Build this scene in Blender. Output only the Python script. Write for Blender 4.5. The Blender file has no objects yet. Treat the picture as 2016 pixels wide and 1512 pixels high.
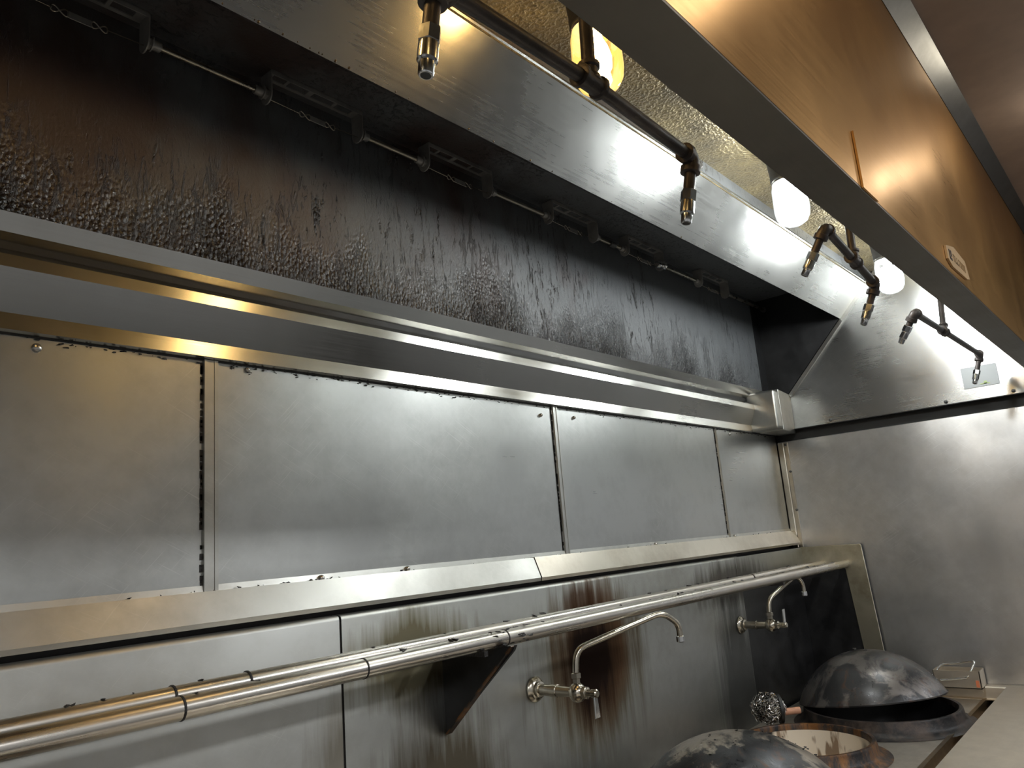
import bpy, bmesh, math, random
from mathutils import Vector, Matrix

random.seed(7)
S = bpy.context.scene
C = S.collection
PI = math.pi

# ------------------------------------------------------------------ camera, world, exposure
CAM = Vector((0.0, -1.5, 0.0))           # heights are measured from the camera, the floor is at -1.5
cd = bpy.data.cameras.new('camera')
cd.sensor_width = 36.0
cd.lens = 36.0 * 1514.13 / 2016.0
cd.clip_start = 0.02
co = bpy.data.objects.new('camera', cd)
C.objects.link(co)
rgt = Vector((0.6521158, -0.7538803, -0.0800596))
dwn = Vector((0.1042108, 0.1937388, -0.9755026))
fwd = Vector((0.7509228, 0.6277976, 0.2049026))
m = Matrix((rgt, -dwn, -fwd)).transposed().to_4x4()
m.translation = CAM
co.matrix_world = m
S.camera = co

w = bpy.data.worlds.new('world')
S.world = w
w.use_nodes = True
w.node_tree.nodes['Background'].inputs[0].default_value = (0.5, 0.45, 0.4, 1)
w.node_tree.nodes['Background'].inputs[1].default_value = 0.05
S.view_settings.view_transform = 'Standard'
S.view_settings.look = 'None'
S.view_settings.exposure = 0.12
S.view_settings.gamma = 1.0
S.view_settings.use_curve_mapping = False
FL = -1.5                                 # floor
CEIL = 1.035                              # kitchen ceiling in front of the hood
FILL = 36.0
COOL, WARM = 150.0, 24.0                   # lamp glass emission of the hood lamps
ROOMW = 16.0                              # warm ceiling bulbs of the kitchen


def area(name, loc, size, power, col, rot=(0, 0, 0)):
    l = bpy.data.lights.new(name, 'AREA')
    l.energy = power
    l.shape = 'RECTANGLE'
    l.size, l.size_y = size
    l.color = col
    o = bpy.data.objects.new(name, l)
    o.location = loc
    o.rotation_euler = rot
    C.objects.link(o)


# unseen fill lights added behind the photographer to lift ambient and reflections
area('fill_light', (0.4, -2.9, CEIL - 0.03), (1.2, 0.3), FILL, (0.96, 0.98, 1.0))
area('fill_light', (-1.6, -2.6, CEIL - 0.03), (1.2, 0.3), FILL, (0.96, 0.98, 1.0))
area('fill_light', (2.9, -2.9, CEIL - 0.03), (1.2, 0.3), FILL, (0.96, 0.98, 1.0))


# ------------------------------------------------------------------ node helpers
class N:
    def __init__(s, name):
        s.m = bpy.data.materials.new(name)
        s.m.use_nodes = True
        s.t = s.m.node_tree
        s.b = s.t.nodes['Principled BSDF']
        s._p = None

    def new(s, ty, **kw):
        n = s.t.nodes.new(ty)
        for k, v in kw.items():
            setattr(n, k, v)
        return n

    def lk(s, a, b):
        s.t.links.new(a, b)

    def pos(s):
        if s._p is None:
            s._p = s.new('ShaderNodeNewGeometry').outputs['Position']
        return s._p

    def uv(s):
        return s.new('ShaderNodeTexCoord').outputs['UV']

    def map(s, vec, scale=(1, 1, 1), rot=(0, 0, 0), loc=(0, 0, 0)):
        n = s.new('ShaderNodeMapping')
        s.lk(vec, n.inputs[0])
        n.inputs[1].default_value = loc
        n.inputs[2].default_value = rot
        n.inputs[3].default_value = scale
        return n.outputs[0]

    def noise(s, vec, scale=5, det=3, rough=.5, dist=0):
        n = s.new('ShaderNodeTexNoise')
        s.lk(vec, n.inputs['Vector'])
        n.inputs['Scale'].default_value = scale
        n.inputs['Detail'].default_value = det
        n.inputs['Roughness'].default_value = rough
        n.inputs['Distortion'].default_value = dist
        return n.outputs[0]

    def voro(s, vec, scale=5):
        n = s.new('ShaderNodeTexVoronoi')
        s.lk(vec, n.inputs['Vector'])
        n.inputs['Scale'].default_value = scale
        return n.outputs[0]

    def ramp(s, fac, a, b, va=0.0, vb=1.0):
        n = s.new('ShaderNodeMapRange')
        s.lk(fac, n.inputs[0])
        n.inputs[1].default_value = a
        n.inputs[2].default_value = b
        n.inputs[3].default_value = va
        n.inputs[4].default_value = vb
        return n.outputs[0]

    def math(s, op, a, b=None):
        n = s.new('ShaderNodeMath', operation=op)
        for i, v in enumerate((a, b)):
            if v is None:
                continue
            if isinstance(v, (int, float)):
                n.inputs[i].default_value = v
            else:
                s.lk(v, n.inputs[i])
        n.use_clamp = False
        return n.outputs[0]

    def mix(s, fac, a, b):
        n = s.new('ShaderNodeMix', data_type='RGBA')
        if isinstance(fac, (int, float)):
            n.inputs[0].default_value = fac
        else:
            s.lk(fac, n.inputs[0])
        for i, v in ((6, a), (7, b)):
            if isinstance(v, tuple):
                n.inputs[i].default_value = (*v, 1)
            else:
                s.lk(v, n.inputs[i])
        return n.outputs[2]

    def bump(s, h, strength=.2, dist=.01, prev=None):
        n = s.new('ShaderNodeBump')
        s.lk(h, n.inputs['Height'])
        n.inputs['Strength'].default_value = strength
        n.inputs['Distance'].default_value = dist
        if prev is not None:
            s.lk(prev, n.inputs['Normal'])
        return n.outputs[0]

    def set(s, **kw):
        nm = {'col': 'Base Color', 'rough': 'Roughness', 'metal': 'Metallic', 'nrm': 'Normal', 'spec': 'Specular IOR Level',
              'ani': 'Anisotropic', 'arot': 'Anisotropic Rotation', 'coat': 'Coat Weight', 'crough': 'Coat Roughness', 'tan': 'Tangent',
              'emit': 'Emission Color', 'estr': 'Emission Strength'}
        for k, v in kw.items():
            i = s.b.inputs[nm[k]]
            if isinstance(v, (int, float)):
                i.default_value = v
            elif isinstance(v, tuple):
                i.default_value = (*v, 1)
            else:
                s.lk(v, i)
        return s

    def blob(s, c, r, soft=.5):
        """soft spot around a place on the wall (a stain's own place): 1 inside, 0 outside"""
        v = s.new('ShaderNodeVectorMath', operation='SUBTRACT')
        s.lk(s.pos(), v.inputs[0])
        v.inputs[1].default_value = c
        q = s.new('ShaderNodeVectorMath', operation='DIVIDE')
        s.lk(v.outputs[0], q.inputs[0])
        q.inputs[1].default_value = r
        l = s.new('ShaderNodeVectorMath', operation='LENGTH')
        s.lk(q.outputs[0], l.inputs[0])
        return s.ramp(l.outputs['Value'], 1.0, 1.0 - soft)


def steel(name, col=(.56, .55, .53), rough=.33, ani=.55, scratch=.35, warp=.12, dirt=.25, dirtcol=(.10, .075, .05), stains=(), arot=.25, metal=1.0):
    n = N(name)
    uv = n.uv()
    p = n.pos()
    br = n.noise(n.map(uv, (2.5, 240, 1)), 1.0, 2, .6)
    cl = n.noise(p, 2.2, 4, .6)
    fine = n.noise(p, 18, 4, .65)
    # scratches in two crossing directions
    s1 = n.noise(n.map(n.map(uv, rot=(0, 0, .5)), (7, 330, 1)), 1.0, 1, .4)
    s2 = n.noise(n.map(n.map(uv, rot=(0, 0, -.8)), (9, 380, 1)), 1.0, 1, .4)
    sc = n.math('MAXIMUM', n.ramp(s1, .66, .74), n.ramp(s2, .67, .75))
    sc = n.math('MULTIPLY', sc, n.ramp(cl, .42, .62))
    r = n.math('ADD', n.ramp(br, .3, .7, rough - .02, rough + .02), n.ramp(cl, .3, .7, -.05, .07))
    r = n.math('ADD', r, n.math('MULTIPLY', sc, .10 * scratch))
    dm = n.math('MULTIPLY', n.ramp(n.math('MULTIPLY', cl, n.math('ADD', fine, .5)), .42, .85), dirt)
    c = n.mix(dm, col, dirtcol)
    c = n.mix(n.math('MULTIPLY', sc, scratch * .6), c, tuple(min(1, x * 1.35) for x in col))
    streak = None
    for (ctr, rad, sc_, amt) in stains:
        if streak is None:
            streak = n.noise(n.map(p, (34, 34, 2.2)), 1.0, 4, .65)
        bl = n.blob(ctr, rad, .75)
        f = n.math('MULTIPLY', n.ramp(n.math('ADD', n.math('MULTIPLY', bl, .75), n.math('MULTIPLY', streak, .8)), .62, 1.0), amt)
        c = n.mix(f, c, sc_)
        r = n.math('ADD', r, n.math('MULTIPLY', f, .18))
    nr = n.bump(n.noise(p, 2.6, 1, .4), warp, .05)
    n.set(col=c, rough=r, metal=metal, nrm=nr, ani=ani, arot=arot)
    tg = n.new('ShaderNodeTangent', direction_type='UV_MAP')
    tg.uv_map = 'UVMap'
    n.set(tan=tg.outputs[0])
    return n.m


def plain(name, col, rough=.5, metal=0.0, var=.3, bump=.15, bscale=60, col2=None, spec=.5, coat=0.0):
    n = N(name)
    p = n.pos()
    a = n.noise(p, 9, 4, .6)
    c = n.mix(n.ramp(a, .35, .7), tuple(x * (1 - var) for x in col), col2 or tuple(min(1, x * (1 + var)) for x in col))
    n.set(col=c, rough=n.ramp(a, .3, .7, max(.03, rough - .08), rough + .08), metal=metal, spec=spec, coat=coat,
          nrm=n.bump(n.noise(p, bscale, 3, .6), bump, .004))
    return n.m


def emitter(name, col, strength):
    n = N(name)
    n.set(col=(0, 0, 0), emit=col, estr=strength, rough=.6)
    return n.m


M = {}
M['panel'] = steel('steel_wall_panel', (.51, .52, .505), .32, .5, .6, .13, .30, (.07, .065, .058))
M['panel_r'] = steel('steel_side_wall', (.58, .585, .59), .36, .45, .6, .40, .30, (.07, .068, .066))
M['hood'] = steel('steel_hood', (.53, .53, .51), .27, .5, .12, .05, .08)
M['end'] = steel('steel_hood_end', (.43, .435, .43), .25, .5, .5, .08, .25, (.09, .088, .085))
M['front'] = steel('steel_hood_front', (.72, .42, .15), .33, .2, .03, .16, .15, (.2, .10, .04))
M['lip'] = steel('shaded_lip', (.20, .185, .165), .42, .2, .03, .05, .3, (.06, .05, .04))  # darker than the other hood steel: shade on the underside is in the colour
M['trough'] = steel('steel_trough', (.46, .455, .43), .22, .1, .15, .03, .1)
M['ledge'] = steel('steel_ledge', (.52, .52, .49), .34, .55, .3, .08, .4, (.14, .125, .10))
M['ledge_new'] = steel('steel_ledge_right', (.60, .56, .48), .33, .55, .2, .06, .45, (.2, .15, .09))
RUST, BURN, OLIVE, SOOT = (.10, .045, .018), (.020, .012, .010), (.105, .085, .035), (.012, .012, .013)
riser_stains = (
    ((2.02, -.05, -.38), (.46, .3, .36), OLIVE, .75),
    ((2.03, -.05, -.34), (.33, .3, .33), RUST, .85),
    ((2.00, -.05, -.36), (.20, .3, .24), BURN, .95),
    ((1.98, -.05, -.19), (.17, .3, .09), (.07, .035, .018), .8),
    ((1.30, -.05, -.24), (.32, .3, .16), OLIVE, .85),
    ((1.36, -.05, -.62), (.34, .3, .36), (.07, .05, .022), .85),
    ((3.02, -.05, -.22), (.50, .3, .13), (.055, .04, .025), .75),
    ((3.00, -.05, -.62), (.28, .3, .60), (.03, .03, .03), .7),
)
M['riser'] = steel('steel_range_riser', (.42, .425, .40), .40, .45, .35, .08, .35, (.13, .11, .07), riser_stains)
M['riser_clean'] = steel('steel_range_riser_left', (.45, .455, .435), .40, .45, .35, .07, .35, (.16, .14, .10),
                         (((1.05, -.05, -.55), (.12, .3, .4), (.14, .11, .06), .6),))
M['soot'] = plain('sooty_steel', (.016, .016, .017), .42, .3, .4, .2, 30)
M['frame'] = steel('stained_frame', (.50, .47, .37), .42, .3, .5, .06, .8, (.13, .09, .03))
M['rail'] = steel('steel_rail', (.60, .57, .52), .27, .0, .2, .02, .25, (.25, .17, .09))
M['deck'] = steel('steel_deck', (.60, .55, .475), .44, .2, .4, .08, .5, (.12, .095, .07))
M['shelf'] = steel('steel_shelf', (.70, .63, .53), .42, .4, .3, .06, .2)
M['gutter'] = steel('greasy_gutter', (.46, .36, .24), .30, .2, .2, .06, .7, (.09, .055, .03))
M['chrome'] = plain('chrome', (.74, .745, .74), .16, 1.0, .12, .03, 80)
M['faucet'] = plain('worn_nickel', (.50, .46, .38), .22, 1.0, .25, .05, 90)
M['iron'] = plain('black_pipe_iron', (.115, .10, .095), .45, .6, .35, .2, 160)
M['cast'] = plain('cast_grey', (.09, .088, .085), .5, .5, .3, .25, 120)
M['bracket'] = plain('greasy_bracket_steel', (.34, .33, .31), .42, .35, .35, .1, 90)
M['conduit'] = plain('conduit_steel', (.46, .42, .35), .30, 1.0, .25, .05, 90)
M['gap_and_shade'] = plain('gap_and_shade', (.010, .009, .008), .6, 0, .3, .1, 50)
M['screw'] = plain('screw_steel', (.42, .40, .37), .25, 1.0, .2, .05, 90)
M['char'] = plain('char', (.010, .008, .007), .5, 0, .3, .6, 200)
M['drop'] = plain('grease_bead', (.05, .03, .012), .08, 0, .2, .0, 50, None, .8)
M['wood'] = plain('pale_wood', (.50, .25, .15), .55, 0, .25, .15, 70)
M['strap'] = plain('black_strap', (.012, .012, .012), .5, 0, .3, .1, 90)
M['coil'] = plain('scouring_coil', (.55, .53, .50), .22, 1.0, .35, .05, 90)
M['wall'] = plain('kitchen_wall_paint', (.45, .45, .445), .6, 0, .15, .05, 40)
M['ceiling'] = plain('kitchen_ceiling_board', (.42, .33, .27), .7, 0, .10, .05, 20)
M['floor'] = plain('kitchen_floor_tile', (.035, .034, .033), .5, 0, .3, .1, 30)
M['tile'] = plain('wall_behind', (.05, .045, .04), .6, 0, .3, .1, 30)
M['label'] = plain('label_paper', (.58, .38, .18), .5, 0, .12, .05, 40)
M['ink'] = plain('label_ink', (.05, .03, .02), .6, 0, .2, .0, 40)
M['ink_pale'] = plain('label_ink_pale', (.26, .16, .06), .6, 0, .2, .0, 40)
M['film'] = plain('clear_label_film', (.34, .36, .37), .35, .2, .04, .02, 40)
M['green'] = plain('green_print', (.40, .50, .22), .5, 0, .2, .0, 40)
M['orange'] = plain('orange_tag', (.75, .22, .10), .5, 0, .2, .0, 40)


def grease_mat():
    n = N('burnt_grease')
    p = n.pos()
    big = n.noise(n.map(p, (1.3, 1.3, .9)), 1.6, 4, .6)
    med = n.noise(n.map(p, (3.2, 3.2, 1.2)), 1.0, 4, .6)
    runs = n.noise(n.map(p, (62, 62, 13)), 1.0, 5, .72, .8)
    grain = n.noise(n.map(p, (150, 150, 110)), 1.0, 2, .6)
    lump = n.voro(n.map(p, (125, 125, 85)), 1.0)
    # the grease has run down and gathered in the lower third of the plate, in tongues
    z = n.new('ShaderNodeSeparateXYZ')
    n.lk(p, z.inputs[0])
    low = n.ramp(n.math('ADD', z.outputs[2], n.math('ADD', n.math('MULTIPLY', med, .62), n.math('MULTIPLY', runs, .16))), 1.20, .96)
    low = n.math('MAXIMUM', n.math('MINIMUM', low, 1.0), 0.0)
    rn = n.math('MAXIMUM', n.math('MINIMUM', n.ramp(runs, .54, .64), 1.0), 0.0)
    wet = n.math('MAXIMUM', low, n.math('MULTIPLY', rn, n.math('MINIMUM', n.math('MAXIMUM', n.ramp(med, .48, .60), 0.0), .9)))
    # brown film at the left end, grey film further along
    bx = n.math('ADD', n.math('MULTIPLY', z.outputs[0], -.16), big)
    c = n.mix(n.math('MINIMUM', n.math('MAXIMUM', n.ramp(bx, .20, .36), 0.0), 1.0), (.088, .094, .10), (.040, .021, .016))
    c = n.mix(wet, c, (.006, .0055, .0055))
    rgh = n.math('ADD', n.math('MULTIPLY', wet, -.20), n.ramp(big, .35, .65, .58, .50))
    h = n.math('ADD', n.math('MULTIPLY', grain, n.math('ADD', n.math('MULTIPLY', wet, .55), .07)),
               n.math('ADD', n.math('MULTIPLY', n.math('MULTIPLY', rn, n.math('MAXIMUM', n.math('MINIMUM', n.ramp(n.noise(p, 3.5, 2, .5), .42, .62), 1.0), .05)), .34), n.math('MULTIPLY', n.math('MULTIPLY', lump, wet), -.9)))
    nr = n.bump(h, 1.0, .016)
    n.set(col=c, rough=rgh, spec=.9, nrm=nr, coat=n.math('ADD', n.math('MULTIPLY', wet, 1.0), .05), crough=.15)
    n.lk(nr, n.b.inputs['Coat Normal'])
    return n.m


M['grease'] = grease_mat()


def galv():
    n = N('greasy_galvanised')
    p = n.pos()
    v = n.voro(n.map(p, (1, 1, 1)), 55)
    a = n.noise(p, 6, 4, .6)
    c = n.mix(n.ramp(a, .35, .65), (.20, .17, .115), (.36, .29, .16))
    pim = n.ramp(n.noise(p, 110, 2, .5), .40, .62)
    c = n.mix(n.math('MULTIPLY', n.ramp(n.noise(p, 110, 2, .5), .56, .66), .5), c, (.09, .07, .05))
    n.set(col=c, rough=n.ramp(a, .3, .7, .32, .48), metal=.75, nrm=n.bump(pim, .35, .006, n.bump(v, .15, .006)))
    return n.m


M['galv'] = galv()


def wok_mat(name, dark, light, seed, amt):
    n = N(name)
    p = n.map(n.pos(), loc=(seed, seed * 2, seed))
    a = n.noise(p, 5.5, 5, .62, .6)
    b = n.noise(p, 14, 5, .7, 1.2)
    f = n.math('MULTIPLY', n.math('MAXIMUM', n.math('MINIMUM', n.ramp(a, .47, .535), 1.0), 0.0), amt)
    c = n.mix(f, dark, light)
    c = n.mix(n.math('MULTIPLY', n.ramp(b, .56, .70), .5), c, (.16, .085, .05))
    c = n.mix(n.math('MULTIPLY', n.ramp(n.noise(p, 30, 4, .7), .58, .72), .6), c, (.012, .011, .010))
    n.set(col=c, rough=n.ramp(b, .3, .7, .24, .46), metal=.72, nrm=n.bump(b, .22, .006))
    return n.m


M['wok_a'] = wok_mat('wok_steel_patched', (.055, .056, .060), (.42, .37, .31), 3.1, .9)
M['wok_b'] = wok_mat('wok_steel_grey', (.062, .062, .064), (.22, .20, .185), 8.3, .8)


def ring_mat(name, rust):
    n = N(name)
    p = n.pos()
    a = n.noise(p, 14, 5, .7)
    c = n.mix(n.ramp(a, .42, .66), (.014, .013, .013), (.075, .055, .045))
    if rust:
        s = n.noise(n.map(p, (30, 30, 5)), 1.0, 4, .7)
        c = n.mix(n.math('MULTIPLY', n.ramp(s, .44, .62), .85), c, (.20, .085, .022))
    n.set(col=c, rough=n.ramp(a, .3, .7, .36, .6), metal=.45, nrm=n.bump(a, .4, .006))
    return n.m


M['ring'] = ring_mat('burnt_ring', False)
M['ring_rust'] = ring_mat('rusty_ring', True)


def chamber_mat():
    n = N('chamber_lining')
    p = n.pos()
    s = n.noise(n.map(p, (16, 16, 4)), 1.0, 4, .6)
    b = n.noise(p, 4.5, 2, .5)
    c = n.mix(n.ramp(b, .47, .53), (.010, .009, .008), (.80, .70, .56))
    c = n.mix(n.math('MULTIPLY', n.ramp(s, .54, .60), .8), c, (.16, .075, .02))
    n.set(col=c, rough=.6, metal=0.0)
    return n.m


M['lining'] = chamber_mat()


def glass_jar(name, tint, glow, glow_col):
    """lamp glass: see-through with gloss, and lit from inside"""
    n = N(name)
    tr = n.new('ShaderNodeBsdfTransparent')
    tr.inputs[0].default_value = (*tint, 1)
    gl = n.new('ShaderNodeBsdfGlossy')
    gl.inputs['Roughness'].default_value = .05
    em = n.new('ShaderNodeEmission')
    em.inputs[0].default_value = (*glow_col, 1)
    em.inputs[1].default_value = glow
    fr = n.new('ShaderNodeFresnel')
    fr.inputs[0].default_value = 1.45
    mx = n.new('ShaderNodeMixShader')
    n.lk(fr.outputs[0], mx.inputs[0])
    n.lk(tr.outputs[0], mx.inputs[1])
    n.lk(gl.outputs[0], mx.inputs[2])
    ad = n.new('ShaderNodeAddShader')
    n.lk(mx.outputs[0], ad.inputs[0])
    n.lk(em.outputs[0], ad.inputs[1])
    n.lk(ad.outputs[0], n.t.nodes['Material Output'].inputs[0])
    return n.m


M['jar_clear'] = glass_jar('amber_lamp_glass', (.95, .80, .48), .35, (1, .62, .18))
M['jar_frost'] = glass_jar('white_lamp_glass', (.9, .92, .90), .30, (.92, .96, 1))
M['bulb_warm'] = emitter('warm_bulb', (1.0, .75, .46), WARM * 2.2)
M['bulb_cool'] = emitter('cool_bulb', (.95, .98, 1.0), COOL)
M['bulb_room'] = emitter('room_bulb', (1.0, .90, .74), ROOMW)


# ------------------------------------------------------------------ geometry helpers
WLOC = {}


def thing(name, label, cat, loc=(0, 0, 0), group=None):
    o = bpy.data.objects.new(name, None)
    o.empty_display_size = .05
    o.location = loc
    C.objects.link(o)
    WLOC[o] = Vector(loc)
    o['label'] = label
    o['category'] = cat
    if group:
        o['group'] = group
    return o


class MB:
    def __init__(s):
        s.v = []
        s.f = []

    def add(s, v, f):
        k = len(s.v)
        s.v += [Vector(x) for x in v]
        s.f += [tuple(i + k for i in q) for q in f]
        return s

    def box(s, x0, x1, y0, y1, z0, z1):
        v = [(x, y, z) for x in (x0, x1) for y in (y0, y1) for z in (z0, z1)]
        return s.add(v, [(0, 1, 3, 2), (4, 6, 7, 5), (0, 4, 5, 1), (2, 3, 7, 6), (0, 2, 6, 4), (1, 5, 7, 3)])

    def prism(s, poly, a, b, axis='x'):
        n = len(poly)
        if axis == 'x':
            mk_ = lambda t, p: (t, p[0], p[1])
        elif axis == 'y':
            mk_ = lambda t, p: (p[0], t, p[1])
        else:
            mk_ = lambda t, p: (p[0], p[1], t)
        v = [mk_(a, p) for p in poly] + [mk_(b, p) for p in poly]
        f = [tuple(range(n)), tuple(range(2 * n - 1, n - 1, -1))]
        f += [(i, i + n, (i + 1) % n + n, (i + 1) % n) for i in range(n)]
        return s.add(v, f)

    def sheet(s, line, th, a, b, axis='x'):
        """bent sheet metal: a polyline in profile, given a thickness and drawn out along an axis"""
        P = [Vector(p) for p in line]
        off = []
        for i, p in enumerate(P):
            d = []
            if i > 0:
                d.append((P[i] - P[i - 1]).normalized())
            if i < len(P) - 1:
                d.append((P[i + 1] - P[i]).normalized())
            t = sum(d, Vector((0, 0)))
            t.normalize()
            nn = Vector((-t.y, t.x))
            k = 1.0 / max(.4, nn.dot(Vector((-d[0].y, d[0].x))))
            off.append(p + nn * th * k)
        n = len(P)
        mk_ = (lambda t, p: (t, p[0], p[1])) if axis == 'x' else (lambda t, p: (p[0], t, p[1]))
        v = []
        for t in (a, b):
            v += [mk_(t, p) for p in P] + [mk_(t, p) for p in off]
        f = []
        for i in range(n - 1):
            f.append((i, i + 1, i + 1 + 2 * n, i + 2 * n))
            f.append((n + i, n + i + 2 * n, n + i + 1 + 2 * n, n + i + 1))
            f.append((i, n + i, n + i + 1, i + 1))
            f.append((2 * n + i, 2 * n + i + 1, 3 * n + i + 1, 3 * n + i))
        f.append((0, 2 * n, 3 * n, n))
        f.append((n - 1, 2 * n - 1, 4 * n - 1, 3 * n - 1))
        return s.add(v, f)

    def tube(s, pts, r, seg=12, cap=True, closed=False):
        P = [Vector(p) for p in pts]
        n = len(P)
        rad = r if isinstance(r, (list, tuple)) else [r] * n
        ref = None
        rings = []
        for i in range(n):
            if closed:
                t = (P[(i + 1) % n] - P[i - 1]).normalized()
            else:
                t = (P[min(i + 1, n - 1)] - P[max(i - 1, 0)]).normalized()
            if ref is None:
                ref = t.orthogonal().normalized()
            ref = (ref - t * ref.dot(t)).normalized()
            bi = t.cross(ref)
            rings.append([P[i] + (ref * math.cos(2 * PI * k / seg) + bi * math.sin(2 * PI * k / seg)) * rad[i] for k in range(seg)])
        v = [q for rg in rings for q in rg]
        f = []
        m_ = n if closed else n - 1
        for i in range(m_):
            j = (i + 1) % n
            for k in range(seg):
                l = (k + 1) % seg
                f.append((i * seg + k, i * seg + l, j * seg + l, j * seg + k))
        if cap and not closed:
            f.append(tuple(range(seg - 1, -1, -1)))
            f.append(tuple(range((n - 1) * seg, n * seg)))
        return s.add(v, f)

    def lathe(s, prof, o, axis=(0, 0, 1), seg=24, cap=True):
        """profile of (radius, height) turned about an axis through o"""
        a = Vector(axis).normalized()
        u = a.orthogonal().normalized()
        w_ = a.cross(u)
        o = Vector(o)
        v = []
        for (r, h) in prof:
            for k in range(seg):
                t = 2 * PI * k / seg
                v.append(o + a * h + (u * math.cos(t) + w_ * math.sin(t)) * max(r, 1e-5))
        f = []
        n = len(prof)
        for i in range(n - 1):
            for k in range(seg):
                l = (k + 1) % seg
                f.append((i * seg + k, i * seg + l, (i + 1) * seg + l, (i + 1) * seg + k))
        if cap:
            f.append(tuple(range(seg - 1, -1, -1)))
            f.append(tuple(range((n - 1) * seg, n * seg)))
        return s.add(v, f)

    def hull(s, pts):
        bm = bmesh.new()
        for p in pts:
            bm.verts.new(p)
        bmesh.ops.convex_hull(bm, input=bm.verts)
        bm.verts.index_update()
        vs = [v for v in bm.verts if v.link_faces]
        ix = {v: i for i, v in enumerate(vs)}
        s.add([v.co.copy() for v in vs], [tuple(ix[v] for v in f_.verts) for f_ in bm.faces])
        bm.free()
        return s

    def build(s, name, mat, parent=None, smooth=35, bevel=0.0, segs=2, label=None, kind=None):
        L = WLOC.get(parent, Vector((0, 0, 0)))
        me = bpy.data.meshes.new(name)
        me.from_pydata([tuple(x - L) for x in s.v], [], s.f)
        bm = bmesh.new()
        bm.from_mesh(me)
        bmesh.ops.recalc_face_normals(bm, faces=bm.faces)
        if bevel > 0:
            es = [e for e in bm.edges if len(e.link_faces) == 2 and e.calc_face_angle(0) > .5]
            bmesh.ops.bevel(bm, geom=es, offset=bevel, segments=segs, affect='EDGES', profile=.6)
        uv = bm.loops.layers.uv.new('UVMap')
        for f_ in bm.faces:
            n_ = f_.normal
            ax = max(range(3), key=lambda i: abs(n_[i]))
            for lp in f_.loops:
                p = lp.vert.co + L
                lp[uv].uv = ((p.y, p.z), (p.x, p.z), (p.x, p.y))[ax]
        bm.to_mesh(me)
        bm.free()
        me.materials.append(M[mat] if isinstance(mat, str) else mat)
        if smooth:
            me.shade_smooth()
            me.set_sharp_from_angle(angle=math.radians(smooth))
        o = bpy.data.objects.new(name, me)
        C.objects.link(o)
        if parent is not None:
            o.parent = parent
        WLOC[o] = L.copy()
        if label:
            o['label'] = label
        if kind:
            o['kind'] = kind
        return o


def struct(o):
    o['kind'] = 'structure'
    return o


def copy_tree(o, loc):
    r = o.copy()
    C.objects.link(r)
    r.location = loc
    for ch in list(o.children):
        c = ch.copy()
        C.objects.link(c)
        c.parent = r
        for g in list(ch.children):
            d = g.copy()
            C.objects.link(d)
            d.parent = c
    return r


def bend(pts, r, n=5):
    """round the inner corners of a polyline"""
    P = [Vector(p) for p in pts]
    out = [P[0]]
    for i in range(1, len(P) - 1):
        a, b, c = P[i - 1], P[i], P[i + 1]
        d1, d2 = (a - b), (c - b)
        k = min(r, d1.length * .48, d2.length * .48)
        p1, p2 = b + d1.normalized() * k, b + d2.normalized() * k
        for j in range(n + 1):
            t = j / n
            out.append(p1 * (1 - t) ** 2 + b * 2 * t * (1 - t) + p2 * t ** 2)
    out.append(P[-1])
    return out


def screw(name, pos, axis, parent, r=.0075, mat='screw'):
    return MB().lathe([(r, -.003), (r, .001), (r * .92, .004), (r * .6, .0062), (r * .05, .007)], pos, axis, 12).build(name, mat, parent, 60)


# ------------------------------------------------------------------ the room
X0, XR = -1.3, 3.85
struct(MB().box(-2.6, 4.2, -4.1, .25, FL - .1, FL).build('floor', 'floor'))
struct(MB().box(-2.6, 4.2, -4.1, -1.21, CEIL, CEIL + .1).build('ceiling', 'ceiling'))
struct(MB().box(-2.7, -2.6, -4.1, .25, FL, 1.5).build('wall_left', 'wall'))
struct(MB().box(-2.6, 4.2, -4.2, -4.1, FL, 1.5).build('wall_front', 'wall'))
wb = struct(MB().box(-2.6, 4.2, .012, .25, FL, 1.5).build('wall_back', 'tile'))
wr = struct(MB().box(XR + .03, 4.3, -4.1, .012, FL, 1.5).build('wall_right', 'tile'))

# cladding of the back wall: stainless panels with a narrow cover strip over each joint
ztop, zbot = .470, -.030
edges = [X0, .798, 1.985, 3.156, XR]
for i in range(4):
    a = edges[i] + (.006 if i else 0)
    b = edges[i + 1] - .012
    MB().box(a, b, -.002, .012, zbot - .06, ztop).build('wall_panel', 'panel', wb, 0, .0015, 1)
for x, wd in ((.802, .034), (1.992, .026), (3.157, .012)):
    s_ = MB()
    pr = [(x - wd * .5, -.0015), (x - wd * .5 + .002, -.009), (x - wd * .22, -.009), (x - wd * .2, -.0075), (x + wd * .2, -.0075), (x + wd * .22, -.009),
          (x + wd * .5 - .002, -.009), (x + wd * .5, -.0015)]
    s_.prism(pr, zbot - .03, .4335, 'z')
    s_.build('seam_strip', 'ledge', wb, 0)
for x, z in ((.473, .414), (.888, .424), (1.92, .40), (2.10, .405), (3.30, .415)):
    screw('screw', (x, -.003, z), (0, -1, 0), wb, .0085 if x < .5 else .006)
# grime that has gathered along the top of the panels
gr = MB()
for k in range(420):
    x = random.uniform(.2, 3.8)
    z = .4345 - abs(random.gauss(0, .006))
    r = random.uniform(.0008, .0028)
    gr.hull([Vector((x, -.003, z)) + Vector((random.uniform(-2.5, 2.5) * r, random.uniform(-.002, .001), random.uniform(-1, 1) * r)) for q in range(8)])
for x in (.783, 1.978, 3.149):
    for k in range(50):
        z = random.uniform(zbot, .43)
        r = random.uniform(.001, .0028)
        gr.box(x - r, x + r, -.0035, -.001, z - r * 3, z + r * 3)
gr.build('grime', 'char', wb, 0, kind='stuff')

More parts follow.
